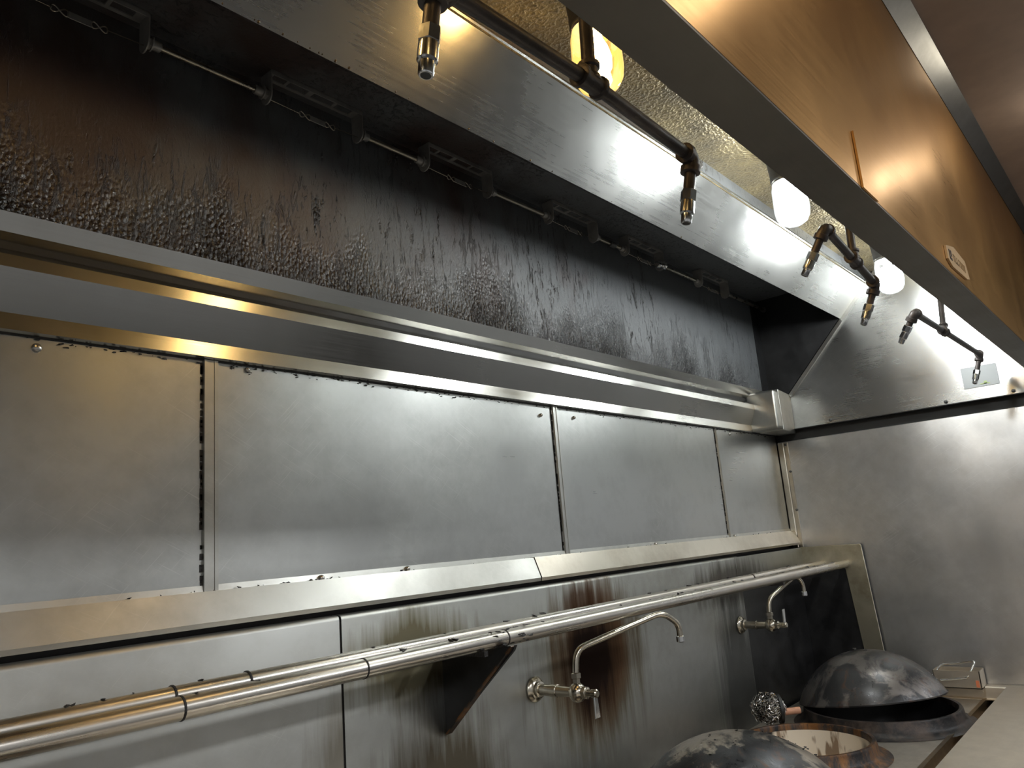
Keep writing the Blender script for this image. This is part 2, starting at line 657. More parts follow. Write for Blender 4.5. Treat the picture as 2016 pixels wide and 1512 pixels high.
MB().box(X0, XR - .01, -.0055, -.001, .4315, .4362).build('dark_wall_strip', 'gap_and_shade', wb, 0)  # dark strip standing in for the shadow line under the trough

# ledge rail below the panels
lg = thing('ledge_rail', 'stainless ledge rail running along the back wall under the steel panels', 'rail', (1.3, 0, -.125))
MB().sheet([(-.0035, -.0285), (-.0075, -.0445)], .0025, X0, 3.845).build('upper_flange', 'ledge', lg, 0)
MB().sheet([(-.003, -.043), (-.020, -.0425), (-.042, -.098), (-.040, -.105), (-.004, -.108)], -.0025, X0, 1.8015).build('rail_face', 'ledge', lg, 0)
MB().sheet([(-.003, -.042), (-.022, -.0415), (-.044, -.098), (-.042, -.105), (-.004, -.108)], -.0025, 1.804, 3.842).build('rail_face', 'ledge_new', lg, 0, label='lighter right hand length of the rail')
for x, z in ((1.319, -.036), (1.063, -.037), (2.53, -.037), (3.2, -.037), (.2, -.036)):
    screw('screw', (x, -.0085, z), (0, -1, .2), lg, .007)
fl_ = MB()
for k in range(46):
    x = random.uniform(.3, 3.6)
    r = random.uniform(.0012, .0035)
    fl_.hull([Vector((x, -.012, -.0405)) + Vector((random.uniform(-2, 2) * r, random.uniform(-1, 1) * r, random.uniform(0, 1.6) * r)) for q in range(7)])
fl_.build('char_flakes', 'char', lg, 0, kind='stuff')

# cladding of the right hand wall
MB().box(XR, XR + .03, -4.05, -.004, -.78, .402).build('wall_panel', 'panel_r', wr, 0, .002, 1)
MB().box(XR + .012, XR + .03, -1.24, .0, .402, .47).build('dark_wall_strip', 'gap_and_shade', wr, 0)
st = MB().prism([(XR, -.004), (XR - .006, -.006), (XR - .007, -.030), (XR - .0045, -.034), (XR - .007, -.038), (XR - .006, -.054), (XR, -.056)], -.12, .396, 'z')
st.build('corner_strip', 'ledge_new', wr, 0)
for y, z in ((-.045, .385), (-.052, .06), (-.05, .25)):
    screw('screw', (XR - .006, y, z), (-1, 0, 0), wr, .006, 'cast')

# ------------------------------------------------------------------ exhaust hood
HB, HC = .455, 1.148                       # bottom edge and ceiling of the hood
YF, YI = -1.2415, -1.178                   # outer and inner face of the front lip
hd = thing('exhaust_hood', 'long stainless exhaust hood over the wok range with grease blackened plenum', 'hood', (1.3, -.6, HB))
MB().sheet([(YF, HB + .003), (YF, 1.0)], -.003, X0, XR - .004).build('front_panel', 'front', hd, 0, label='front face with an amber tint')
MB().sheet([(YI + .002, HC), (YI + .002, HB + .02)], -.003, X0, XR - .009).build('inner_panel', 'end', hd, 0)
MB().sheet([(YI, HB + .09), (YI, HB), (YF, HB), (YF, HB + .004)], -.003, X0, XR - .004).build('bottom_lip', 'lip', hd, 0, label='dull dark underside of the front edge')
MB().sheet([(YF - .001, 1.0), (YF - .036, 1.03)], -.003, X0, XR).build('top_trim', 'ledge', hd, 0)
MB().box(X0, XR, YF + .002, -.545, HC, HC + .003).build('hood_ceiling', 'galv', hd, 0, label='greasy pitted galvanised ceiling')
MB().sheet([(-.549, 1.095), (-.549, HC)], .003, X0, XR - .006).build('ceiling_flange', 'galv', hd, 0)
MB().sheet([(-.412, .970), (-.415, .957), (-.547, 1.097), (-.552, 1.105)], .003, X0, XR - .008).build('baffle_strip', 'hood', hd, 0, label='bright brushed strip slanting up to the ceiling')
# right end panel, below the slanting filter opening
ep = [(-.104, .63), (-.104, HB), (YF + .003, HB), (YF + .003, HC), (-.595, HC)]
MB().prism(ep, XR - .008, XR - .004).build('end_panel', 'end', hd, 0, label='bright end panel beside the lamps')
MB().box(XR - .034, XR - .004, YF + .01, -.05, HB - .003, HB).build('end_hem', 'gap_and_shade', hd, 0)
MB().prism([(YF + .003, HB), (0, HB), (0, 1.3), (-.56, 1.3), (-.56, HC), (YF + .003, HC)], X0 - .004, X0).build('end_panel', 'end', hd, 0)
# slanting track at the end of the filter opening
dv = Vector((-.444, .468)).normalized()
pa, pb = Vector((-.104, .63)), Vector((-.56, 1.11))
nv = Vector((dv.y, -dv.x)) * .018
MB().prism([pa - nv * .1, pb - nv * .1, pb - nv * 1.0, pa - nv * 1.0], XR - .024, XR - .006).build('filter_track', 'ledge', hd, 0)
# plenum
MB().sheet([(-.002, .598), (-.002, 1.15), (-.18, 1.15), (-.30, 1.30), (-.556, 1.30), (-.556, HC - .04)], .003, X0, XR - .02).build('plenum_back', 'grease', hd, 0, label='black wall coated in burnt grease')
MB().prism([(.0, .60), (-.10, .63), (-.556, 1.11), (-.556, 1.30), (-.30, 1.30), (-.18, 1.15), (.0, 1.15)], XR - .022, XR - .018).build('plenum_end', 'soot', hd, 0)
MB().box(XR - .10, XR - .022, -.008, -.003, .60, 1.15).build('plenum_corner', 'soot', hd, 0, 0, 1)
# grease trough along the foot of the plenum
MB().sheet([(-.004, .642), (-.034, .6435), (-.024, .6145), (-.002, .603)], -.0025, X0, XR - .02).build('trough_lip', 'trough', hd, 0, label='thin lip of the trough')
MB().sheet([(-.004, .586), (-.031, .5675), (-.0395, .5635), (-.0412, .5425), (-.012, .4687), (-.0165, .4395), (-.003, .4365)], -.003, X0, 3.529).build('grease_trough', 'trough', hd, 0)
MB().box(X0, 3.8, -.006, .0, .578, .606).build('trough_gap', 'gap_and_shade', hd, 0)
MB().prism([(3.530, -.004), (3.530, -.146), (3.62, -.138), (3.62, -.004)], .437, .622, 'z').build('corner_box', 'ledge', hd, 40, .013, 3)
MB().prism([(3.60, -.02), (3.60, -.141), (XR - .01, -.108), (XR - .01, -.02)], .433, .630, 'z').build('corner_plate', 'ledge', hd, 30, .002, 1)
MB().prism([(-.003, .4365), (-.0165, .4385), (-.013, .466), (-.003, .466)], 3.529, XR - .01).build('trough_end', 'trough', hd, 0)
for y, z in ((-.791, .470), (-.284, .472), (-1.05, .47)):
    screw('screw', (XR - .009, y, z), (-1, 0, 0), hd, .008, 'cast')
# stickers and strip on the front and end faces
MB().box(1.118, 1.190, YF - .0035, YF - .0005, HB + .002, .546).build('joint_strip', 'front', hd, 0)
MB().prism([(1.665, .482), (1.668, .510), (1.75, .526), (1.855, .519), (1.873, .482), (1.84, .476), (1.70, .472)], YF - .0045, YF - .0005, 'y').build('label_plate', 'label', hd, 0, label='small tan label with dark print')
lm = MB()
for (a, b, c, d) in ((1.685, 1.693, .487, .506), (1.685, 1.706, .485, .490), (1.700, 1.708, .494, .507)):
    lm.box(a, b, YF - .0052, YF - .004, c, d)
lm.build('label_mark', 'ink', hd, 0)
lm = MB()
for k in range(7):
    x = 1.722 + k * .017
    for (a, b, c, d) in random.choice([[(0, .003, 0, .016), (0, .010, 0, .003)], [(0, .003, 0, .016), (.007, .010, 0, .016)], [(0, .010, .013, .016), (.0035, .0065, 0, .016)]]):
        lm.box(x + a, x + b, YF - .0052, YF - .004, .488 + c, .488 + d)
lm.build('label_lettering', 'ink_pale', hd, 0)
MB().box(XR - .0105, XR - .0075, -1.008, -.872, .510, .603).build('clear_label', 'film', hd, 0, .001, 1, label='clear rounded label on end panel')
MB().box(XR - .0115, XR - .0102, -.972, -.935, .520, .524).box(XR - .0115, XR - .0102, -.962, -.95, .52, .533).build('label_print', 'green', hd, 0)
# beads of grease along the lower edge of the strip
gb = MB()
for k in range(34):
    x = random.choice([random.uniform(.55, 1.0), random.uniform(.95, 2.6)])
    r = random.uniform(.0016, .0034)
    gb.lathe([(r * .1, -r * 1.3), (r * .75, -r * .9), (r, 0), (r * .7, r * .7), (r * .1, r)], (x, -.4145 - r * .2, .957 - r * .6), (0, 0, 1), 8)
gb.build('grease_beads', 'drop', hd, 60, kind='stuff')
ck = MB()
for k in range(120):
    x = min(max(random.gauss(2.0, .75), .3), 3.5)
    r = random.uniform(.0015, .005)
    ck.hull([Vector((x, -.017, .645)) + Vector((random.uniform(-2, 2) * r, random.uniform(-1.5, 1.2) * r, random.uniform(-.8, 1.6) * r)) for q in range(7)])
ck.build('burnt_crust', 'char', hd, 0, kind='stuff')

# ------------------------------------------------------------------ hood lamps
YL = -.77


def hood_lamp(x, warm, label):
    t = thing('hood_lamp', label, 'lamp', (x, YL, .90), 'jar lamps under the hood ceiling')
    zt = 1.035
    MB().lathe([(.074, HC - .001), (.074, HC - .012), (.056, HC - .02), (.050, zt + .028), (.050, zt)], (x, YL, 0), (0, 0, 1), 28).build('lamp_base', 'cast', t)
    MB().lathe([(.047, zt + .004), (.049, zt - .004), (.047, zt - .010)], (x, YL, 0), (0, 0, 1), 28, False).build('collar', 'chrome', t)
    prof = [(.044, zt), (.047, zt - .012), (.0515, zt - .03), (.0525, zt - .10), (.049, zt - .122), (.040, zt - .138), (.024, zt - .148), (.004, zt - .151)]
    MB().lathe(prof, (x, YL, 0), (0, 0, 1), 32, False).build('lamp_glass', 'jar_clear' if warm else 'jar_frost', t, 60)
    if warm:
        bp = [(.014, zt + .004), (.015, zt - .03), (.024, zt - .05), (.030, zt - .075), (.028, zt - .098), (.017, zt - .115), (.003, zt - .12)]
    else:
        bp = [(.014, zt + .004), (.016, zt - .036), (.040, zt - .044), (.048, zt - .062), (.048, zt - .098), (.044, zt - .122), (.030, zt - .138), (.003, zt - .143)]
    MB().lathe(bp, (x, YL, 0), (0, 0, 1), 28).build('bulb', 'bulb_warm' if warm else 'bulb_cool', t, 60)
    return t


yl = YL + 1.5
hood_lamp(1.685 * yl, True, 'amber jar lamp with clear glass, behind the tee of the nearest black pipe')
hood_lamp(3.12 * yl, False, 'white glowing jar lamp in the middle of the row under the hood')
hood_lamp(4.585 * yl, False, 'white glowing jar lamp nearest the right end panel of the hood')
hood_lamp(.24 * yl, True, 'amber jar lamp at the left end of the row, outside the frame')

# ------------------------------------------------------------------ fire suppression pipes
def fitting(mb, a, b, r, rim):
    a, b = Vector(a), Vector(b)
    d = (b - a).normalized()
    mb.lathe([(r, 0), (rim, .001), (rim, .007), (r, .009), (r, (b - a).length - .009), (rim, (b - a).length - .007), (rim, (b - a).length - .001), (r, (b - a).length)], a, d, 16)


def suppression_pipe(e0, tee, e1, tip0, tip1, drop_top, label):
    e0, tee, e1 = Vector(e0), Vector(tee), Vector(e1)
    t = thing('suppression_pipe', label, 'pipe', (tee.x, tee.y, tee.z), 'nozzle pipes hanging in the hood')
    R_, RF = .0098, .0135
    MB().tube([e0, tee, e1], R_, 16).build('pipe', 'iron', t, 60)
    dt = Vector(drop_top)
    d = (dt - tee).normalized()
    top = tee + d * ((HC - tee.z) / d.z)
    MB().tube([tee, top], R_, 16).build('drop_pipe', 'iron', t, 60)
    MB().lathe([(.028, 0), (.028, .004), (.012, .006)], top - Vector((0, 0, .006)), (0, 0, 1), 20).build('ceiling_flange', 'cast', t)
    ax = (e1 - e0).normalized()
    mb = MB()
    fitting(mb, tee - ax * .026, tee + ax * .026, RF, RF + .003)
    fitting(mb, tee, tee + d * .028, RF - .001, RF + .002)
    mb.build('tee', 'iron', t, 50)
    for e, tip, inw in ((e0, Vector(tip0), ax), (e1, Vector(tip1), -ax)):
        dn = (tip - e).normalized()
        L = (tip - e).length
        mb = MB()
        mb.tube(bend([e + inw * .024, e, e + dn * .026], .016, 5), RF, 16)
        fitting(mb, e + inw * .014, e + inw * .026, RF, RF + .003)
        fitting(mb, e + dn * .016, e + dn * .029, RF, RF + .003)
        mb.build('elbow', 'iron', t, 50)
        MB().tube([e + dn * .02, e + dn * (L - .045)], R_ - .0005, 14).build('nipple', 'iron', t, 60)
        b = e + dn * (L - .058)
        hx = MB().lathe([(.0115, 0), (.0128, .0015), (.0128, .0185), (.0115, .020)], b, dn, 6).build('nozzle', 'chrome', t, 20)
        MB().lathe([(.0112, .0195), (.0115, .021), (.0115, .040), (.0100, .042)], b, dn, 20).build('nozzle_collar', 'chrome', hx)
        MB().lathe([(.0090, .0415), (.0086, .0565), (.0075, .058)], b, dn, 20).build('nozzle_tip', 'chrome', hx)
        MB().lathe([(.0062, .0578), (.0055, .0586)], b, dn, 16).build('blow_off_cap', 'cast', hx)


suppression_pipe((.524, -1, .600), (.816, -1, .610), (1.105, -1, .600), (.510, -.991, .485), (1.092, -.981, .486), (.822, -1, .703),
                 'black iron nozzle pipe nearest the camera, crossing in front of the amber lamp')
suppression_pipe((1.752, -1.004, .652), (1.958, -1, .624), (2.132, -.997, .599), (1.745, -.943, .552), (2.125, -.952, .496), (1.968, -1, .716),
                 'black iron nozzle pipe hanging between the two white glowing lamps')
suppression_pipe((2.515, -1, .588), (2.901, -1, .593), (3.535, -1, .599), (2.53, -.943, .508), (3.51, -.965, .482), (2.955, -1, .717),
                 'black iron nozzle pipe farthest away, against the bright end panel')

# ------------------------------------------------------------------ detection line in the plenum: brackets with fusible links, conduit between them
YB, ZR = -.05, 1.090
BW = .134                                   # half width of a bracket


def link_bracket(x, label):
    t = thing('link_bracket', label, 'bracket', (x, YB, ZR), 'fusible link brackets in the plenum')
    y0, y1, zt = YB - .022, YB + .022, 1.147
    pl = MB()
    # slotted top plate: two long edges joined by five bridges
    for (a, b) in ((y0, y0 + .011), (y1 - .009, y1)):
        pl.box(x - BW, x + BW, a, b, zt - .003, zt)
    for q, wd in ((-BW + .008, .016), (-.078, .008), (-.012, .014), (.062, .008), (BW - .010, .020)):
        pl.box(x + q - wd * .5, x + q + wd * .5, y0 + .010, y1 - .008, zt - .003, zt)
    pl.box(x - BW, x + BW, y0, y0 + .0025, zt - .012, zt)
    pl.build('top_plate', 'bracket', t, 0)
    for sx in (-1, 1):
        xe = x + sx * BW
        poly = [(y0, zt - .003), (y0, ZR + .008)]
        for k in range(9):
            a = PI + PI * k / 8
            poly.append((YB + .022 * math.cos(a), ZR - .004 + .022 * math.sin(a)))
        poly += [(y1, ZR + .008), (y1, zt - .003)]
        MB().prism(poly, xe - .0015, xe + .0015).build('ear', 'bracket', t, 0)
        mb = MB()
        mb.lathe([(.013, 0), (.013, .010)], (xe + sx * .0015, YB, ZR), (sx, 0, 0), 6)
        mb.lathe([(.0165, .010), (.0165, .0125), (.011, .013), (.011, .030), (.0095, .032)], (xe + sx * .0015, YB, ZR), (sx, 0, 0), 18)
        mb.build('connector', 'bracket', t, 40)
    MB().tube([(x - BW, YB, ZR - .010), (x - .042, YB, ZR - .013)], .0011, 6).build('cable', 'conduit', t, 60)
    MB().tube([(x + .062, YB, ZR - .012), (x + BW, YB, ZR - .010)], .0011, 6).build('cable', 'conduit', t, 60)
    for (c, s_) in ((-.028, .015), (.045, .014)):
        pts = []
        for k in range(17):
            a = k / 16 * 2 * PI
            pts.append((x + c + s_ * math.cos(a) * 1.1, YB, ZR - .013 + .0075 * math.sin(2 * a) * (1 if k < 17 else 1)))
        MB().tube(pts, .0014, 6).build('s_hook', 'conduit', t, 60)
    lk_ = MB().box(x - .014, x + .031, YB - .001, YB + .001, ZR - .021, ZR - .006)
    lk_.build('fusible_link', 'bracket', t, 0, .0008, 1)
    return t


bxs = [.498, 1.053, 1.560, 2.137, 2.619, 3.231]
words = ['link bracket partly cut off by the top left edge of the picture', 'large link bracket, first one wholly in the picture from the left',
         'link bracket below the bright amber reflection, second whole one from the left', 'link bracket in the middle of the dark plenum, third whole one from the left',
         'link bracket with the shiny connector at its lower right corner', 'small link bracket farthest right, before the last length of conduit']
b0 = link_bracket(bxs[0], words[0])
for x, wd in list(zip(bxs, words))[1:]:
    b = copy_tree(b0, (x, YB, ZR))
    b['label'] = wd
sc_ = MB().lathe([(.012, 0), (.015, .006), (.015, .02), (.011, .03), (.011, .05), (.017, .052), (.017, .06)], (2.690, YB - .02, ZR - .016), (1, 0, .1), 16).build('shiny_connector', 'chrome')
sc_['label'] = 'shiny new chrome connector on the lower corner of one link bracket'
sc_['category'] = 'connector'
words = ['conduit rod running off the left edge from the cut off bracket', 'conduit rod between the cut off bracket and the first whole bracket', 'conduit rod between the first and second whole brackets',
         'conduit rod between the second and third whole brackets', 'short conduit rod with dark coupling, left of the bracket with shiny connector',
         'conduit rod right of the bracket with shiny connector', 'last conduit rod, ending at the dark right end of the plenum']
ends = [-1.0] + [x for b in bxs for x in (b - BW, b + BW)] + [XR - .03]
for k in range(7):
    a, b = ends[2 * k] + .028, ends[2 * k + 1] - .028
    if k == 6:
        b = XR - .024
    o = MB().tube([(a, YB, ZR), (b, YB, ZR)], .0072, 12).build('conduit_rod', 'conduit', None, 60)
    o['label'] = words[k]
    o['category'] = 'conduit'
    o['group'] = 'conduit rods of the detection line'
    if k == 4:
        MB().lathe([(.0095, 0), (.012, .002), (.012, .034), (.0095, .036)], ((a + b) * .5, YB, ZR), (1, 0, 0), 16).build('coupling', 'cast', o)
    if k == 6:
        MB().lathe([(.014, 0), (.014, .006), (.011, .008), (.011, .02)], (b - .022, YB, ZR), (1, 0, 0), 16).build('end_nut', 'cast', o)

# ------------------------------------------------------------------ wok range
DZ, SZ = -.775, -.728                       # deck and front shelf
rg = thing('wok_range', 'stainless wok range with tall stained riser, pipe rails and front shelf', 'range', (1.9, -.55, FL))
XA, XE = -.3, 3.83
YR = -.05
MB().box(XA, XE, -1.08, -.012, FL + .12, -.90).build('body', 'deck', rg, 0)
for x in (XA + .1, 1.75, XE - .1):
    for y in (-1.0, -.12):
        MB().lathe([(.022, .12), (.022, .03), (.03, .03), (.03, 0)], (x, y, FL), (0, 0, 1), 14).build('leg', 'cast', rg)
# riser: three sheets
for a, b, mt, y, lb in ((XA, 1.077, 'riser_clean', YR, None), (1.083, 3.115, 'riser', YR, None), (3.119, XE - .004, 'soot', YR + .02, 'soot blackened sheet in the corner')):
    zt = -.120
    MB().sheet([(y, DZ - .02), (y, zt - .010), (y + .002, zt - .003), (y + .010, zt), (-.016, zt)], -.003, a, b).build('riser_panel', mt, rg, 60, label=lb)
MB().box(XE - .75, XE - .004, YR - .0025, YR + .01, -.225, -.123).build('riser_cap', 'riser', rg, 0, .001, 1)
MB().box(1.0765, 1.0835, YR + .004, YR + .008, DZ, -.13).build('riser_joint', 'gap_and_shade', rg, 0)
# right end panel of the riser: dark plate with an L of brighter, stained flange
MB().prism([(-.012, -.122), (-.332, -.122), (-.352, -.60), (-.37, DZ), (-.012, DZ)], XE - .003, XE + .006).build('end_plate', 'soot', rg, 0)
MB().prism([(-.014, -.121), (-.327, -.121), (-.333, -.128), (-.356, -.60), (-.36, DZ), (-.29, DZ), (-.268, -.575), (-.245, -.232), (-.238, -.222), (-.014, -.222)], XE - .009, XE - .003).build('end_flange', 'frame', rg, 30, .0015, 1, label='olive stained corner flange')
# triangular bracket carrying the rails
MB().prism([(YR, -.225), (-.27, -.225), (-.292, -.222), (-.285, -.234), (YR - .004, -.432), (YR, -.43)], 1.38, 1.388).build('gusset', 'soot', rg, 0, label='soot black triangular gusset under the rails')
MB().sheet([(-.290, -.224), (YR - .012, -.430)], .003, 1.368, 1.388).build('gusset_flange', 'ring_rust', rg, 0)
MB().prism([(YR, -.225), (-.27, -.225), (-.292, -.222), (-.285, -.234), (YR - .004, -.432), (YR, -.43)], -.1, -.092).build('gusset', 'soot', rg, 0)
# pair of pipe rails
RZ = -.208
MB().tube([(XA + .05, -.25, RZ), (XE - .006, -.25, RZ)], .0185, 24).build('rail', 'rail', rg, 60)
MB().tube([(XA + .05, -.140, RZ + .003), (3.005, -.140, RZ + .003)], .0175, 24).build('rail', 'rail', rg, 60)
MB().tube([(3.017, -.140, RZ + .004), (XE - .006, -.140, RZ + .004)], .0175, 24).build('rail', 'rail', rg, 60)
for x in (1.30, 3.01):
    MB().box(x, x + .012, -.27, -.05, RZ - .028, RZ - .016).build('rail_clip', 'char', rg, 0)
mb = MB()
for k in range(70):
    x = random.uniform(.35, 3.7)
    y, z0 = random.choice([(-.25, RZ + .0185), (-.14, RZ + .0205)])
    r = random.choice([random.uniform(.001, .003), random.uniform(.002, .006)])
    mb.hull([Vector((x, y + random.uniform(-.006, .006), z0 - .0012)) + Vector((random.uniform(-1.8, 1.8) * r, random.uniform(-1, 1) * r, random.uniform(-.2, 1.2) * r)) for q in range(8)])
for (x, y) in ((.98, -.25), (.62, -.25), (.80, -.14), (.66, -.14), (1.39, -.25)):
    mb.lathe([(.0182, -.002), (.0196, -.001), (.0196, .002), (.0182, .003)], (x, y, RZ + (.003 if y > -.2 else 0)), (1, 0, 0), 20)
mb.build('char_flakes', 'char', rg, 0, kind='stuff')
mb = MB()
for k in range(40):
    x, y_ = random.uniform(-.045, .06), random.uniform(0, 2 * PI)
    c = Vector((1.40 + x * 1.4, -.25 + .0185 * math.cos(y_), RZ + .0185 * math.sin(y_)))
    r = random.uniform(.002, .006)
    mb.hull([c + Vector((random.uniform(-3, 3) * r, random.uniform(-.7, .7) * r, random.uniform(-.7, .7) * r)) for q in range(8)])
mb.build('burnt_crust', 'char', rg, 0, kind='stuff')

# deck with two raised burner chambers
R2 = (3.31, -.46, .282)
R1 = (2.74, -.375, .222)
bm = bmesh.new()
# deck plate: a grid with round openings cut out by leaving faces away and snapping the rim
def deck_plate():
    mb_ = MB()
    xs = [XA, R1[0], R2[0], XE - .045]
    yb, yf = YR + .002, -.735
    def half(cx, cy, r, x0, x1):
        n = 24
        ring = [(cx + r * math.cos(2 * PI * k / n), cy + r * math.sin(2 * PI * k / n)) for k in range(n)]
        out = []
        for (px, py) in ring:
            dx, dy = px - cx, py - cy
            t = min([(x1 - cx) / dx if dx > 1e-6 else 1e9, (x0 - cx) / dx if dx < -1e-6 else 1e9, (yb - cy) / dy if dy > 1e-6 else 1e9, (yf - cy) / dy if dy < -1e-6 else 1e9])
            out.append((cx + dx * t, cy + dy * t))
        corners = [(x1, yb), (x0, yb), (x0, yf), (x1, yf)]
        v = [(px, py, DZ) for px, py in ring] + [(px, py, DZ) for px, py in out]
        f = []
        for k in range(n):
            l = (k + 1) % n
            q = [k, l, n + l, n + k]
            cs = [c for c in corners if (abs(out[k][0] - out[l][0]) > 1e-5 and abs(out[k][1] - out[l][1]) > 1e-5 and
                  abs(c[0] - (out[k][0] if abs(out[k][0] - c[0]) < 1e-5 else out[l][0])) < 1e-5 and abs(c[1] - (out[k][1] if abs(out[k][1] - c[1]) < 1e-5 else out[l][1])) < 1e-5)]
            if cs:
                v.append((*cs[0], DZ))
                q = [k, l, n + l, len(v) - 1, n + k]
            f.append(tuple(q))
        mb_.add(v, f)
    xm = 3.0
    half(R1[0], R1[1], R1[2] - .012, 2.3, xm - .012)
    half(R2[0], R2[1], R2[2] - .012, xm + .012, XE - .045)
    half(1.55, -.40, .27, 1.0, 2.3)
    half(.4, -.40, .27, XA, 1.0)
    mb_.add([(xm - .012, yb, DZ), (xm + .012, yb, DZ), (xm + .012, yf, DZ), (xm - .012, yf, DZ)], [(0, 1, 2, 3)])
    return mb_
deck_plate().build('deck', 'deck', rg, 0)
for (cx, cy, r, mt, lb) in ((*R2, 'ring', None), (*R1, 'ring_rust', 'rusty ring of the chamber with pale lining'), (1.55, -.40, .28, 'ring', None), (.4, -.40, .28, 'ring', None)):
    hz = -.72 - DZ
    prof = [(r + .045, .001), (r + .022, .007), (r + .006, .022), (r + .002, hz - .006), (r - .001, hz), (r - .012, hz), (r - .015, hz - .006), (r - .016, -.09)]
    rn = MB().lathe(prof, (cx, cy, DZ), (0, 0, 1), 64, False).build('chamber_ring', mt, rg, 50, label=lb)
    MB().lathe([(r - .0165, hz - .02), (r - .018, -.10), (r * .75, -.17), (r * .3, -.19), (.01, -.19)], (cx, cy, DZ), (0, 0, 1), 48, False).build('chamber_lining', 'lining' if mt == 'ring_rust' else 'soot', rn, 50)
# gutter, curb and front shelf
MB().sheet([(-.722, DZ + .002), (-.735, DZ + .003), (-.738, DZ - .03), (-.800, DZ - .03), (-.812, SZ - .008), (-.815, SZ)], -.003, XA, XE - .006).build('gutter', 'gutter', rg, 0, label='greasy drain gutter')
MB().sheet([(-.812, SZ), (-1.12, SZ), (-1.126, SZ - .006), (-1.126, -.84)], -.004, XA, XE + .015).build('front_shelf', 'shelf', rg, 0)
MB().box(XA, XE, -1.09, -1.07, -.91, -.735).build('front_apron', 'shelf', rg, 0)
MB().sheet([(XE - .060, DZ + .001), (XE - .040, DZ + .004), (XE - .034, SZ - .003), (XE - .03, SZ), (XE + .014, SZ)], .003, -.815, -.36, 'y').build('side_curb', 'shelf', rg, 0)

# ------------------------------------------------------------------ woks
def wok_mesh(center, r, h, up, th=.004, flat=.0):
    """bowl turned upside down: rim circle at center, dome along up"""
    Rs = (r * r + h * h) / (2 * h)
    a1 = math.asin(min(1, r / Rs))
    prof = []
    for k in range(15):
        a = a1 * (1 - k / 14)
        prof.append((max(Rs * math.sin(a), .002), Rs * math.cos(a) - (Rs - h)))
    inner = [(max(p[0] - th, .002), p[1] - th * .9) for p in reversed(prof)]
    rim = [(r - th, -.002), (r + .002, -.004), (r + .003, .001)]
    return MB().lathe(list(reversed(rim[1:])) [::-1] + prof + inner + [(r - th, -.002)], center, up, 72, False)


t = thing('wok', 'grey wok lying upside down and tilted over the rear chamber beside the right wall', 'wok', (3.36, -.42, -.70), 'upturned woks on the range')
WB = dict(center=(3.36, -.415, -.700), r=.274, h=.178, up=(.06, .10, 1))
wok_mesh(**WB).build('bowl', 'wok_b', t, 60)
for q in ((3.372, -.375, -.5245), (3.335, -.43, -.5245)):
    MB().hull([Vector(q) + Vector((random.uniform(-.010, .010), random.uniform(-.008, .008), random.uniform(-.004, .007))) for k in range(10)]).build('char_lump', 'char', t, 0)
t = thing('wok', 'patchy brown and blue grey wok lying upside down in the front corner of the picture', 'wok', (2.28, -.36, -.70), 'upturned woks on the range')
WA = dict(center=(2.21, -.385, -.745), r=.305, h=.162, up=(.02, -.02, 1))
wok_mesh(**WA).build('bowl', 'wok_a', t, 60)
mb = MB()
Rs = (.305 ** 2 + .162 ** 2) / (.324)
for k in range(40):
    a, b = random.uniform(0, 2 * PI), random.uniform(.05, .75)
    nrm = Vector((math.sin(b) * math.cos(a), math.sin(b) * math.sin(a), math.cos(b)))
    c = Vector((2.21, -.385, -.745 - (Rs - .162))) + nrm * (Rs + .001)
    r = random.uniform(.0015, .005)
    mb.hull([c + Vector((random.uniform(-1.5, 1.5) * r, random.uniform(-1.5, 1.5) * r, random.uniform(-.3, .8) * r)) for q in range(8)])
mb.build('char_flakes', 'char', t, 0, kind='stuff')

# ------------------------------------------------------------------ wall faucets
def faucet(x, z, yb, pts, up_handle, label):
    t = thing('wall_faucet', label, 'faucet', (x, YR, z), 'swing spout faucets on the riser')
    MB().lathe([(.033, 0), (.034, .004), (.030, .010), (.021, .013), (.021, .022), (.016, .024)], (x, YR - .001, z), (0, -1, 0), 28).build('wall_flange', 'faucet', t, 40)
    L = abs(yb - YR)
    mb = MB()
    mb.lathe([(.014, .015), (.015, .03), (.015, L * .40), (.0165, L * .41), (.0165, L * .55), (.0145, L * .56), (.013, L - .02), (.013, L)], (x, YR, z), (0, -1, 0), 20)
    mb.build('shank', 'faucet', t, 40)
    mb = MB()
    prof = [(.024 * math.sin(PI * k / 14), -.026 * math.cos(PI * k / 14)) for k in range(15)]
    mb.lathe(prof, (x, yb, z), (0, 0, 1), 24, False)
    mb.lathe([(.0105, .015), (.0105, .034), (.014, .036), (.014, .048), (.010, .05)], (x, yb, z), (0, 0, 1), 6)
    mb.build('valve_body', 'faucet', t, 40)
    mb = MB()
    mb.lathe([(.013, .018), (.017, .021), (.017, .031), (.012, .034)], (x, yb, z), (0, -1, 0), 6)
    mb.lathe([(.010, .033), (.009, .046), (.011, .048), (.011, .062), (.008, .065)], (x, yb, z), (0, -1, 0), 18)
    mb.build('bonnet', 'faucet', t, 40)
    s_ = 1 if up_handle else -1
    yh = yb - .056
    MB().hull([(x + dx, yh + dy, z + dz) for dx, dy, dz in ((-.007, -.003, s_ * .008), (.007, -.003, s_ * .008), (-.007, .003, s_ * .008), (.007, .003, s_ * .008),
               (-.011, -.004, s_ * .060), (.011, -.004, s_ * .060), (-.011, 0, s_ * .060), (.011, 0, s_ * .060))]).build('lever', 'chrome', t, 30, .001, 1)
    P = [(x, yb, z + .045)] + pts
    mb = MB()
    mb.tube(bend(P, .035, 6), .0088, 16)
    mb.build('spout', 'faucet', t, 60)
    tip = Vector(pts[-1])
    MB().lathe([(.0095, .012), (.012, .010), (.012, -.004), (.0105, -.006)], tip, (0, 0, 1), 18).build('spout_tip', 'chrome', t)


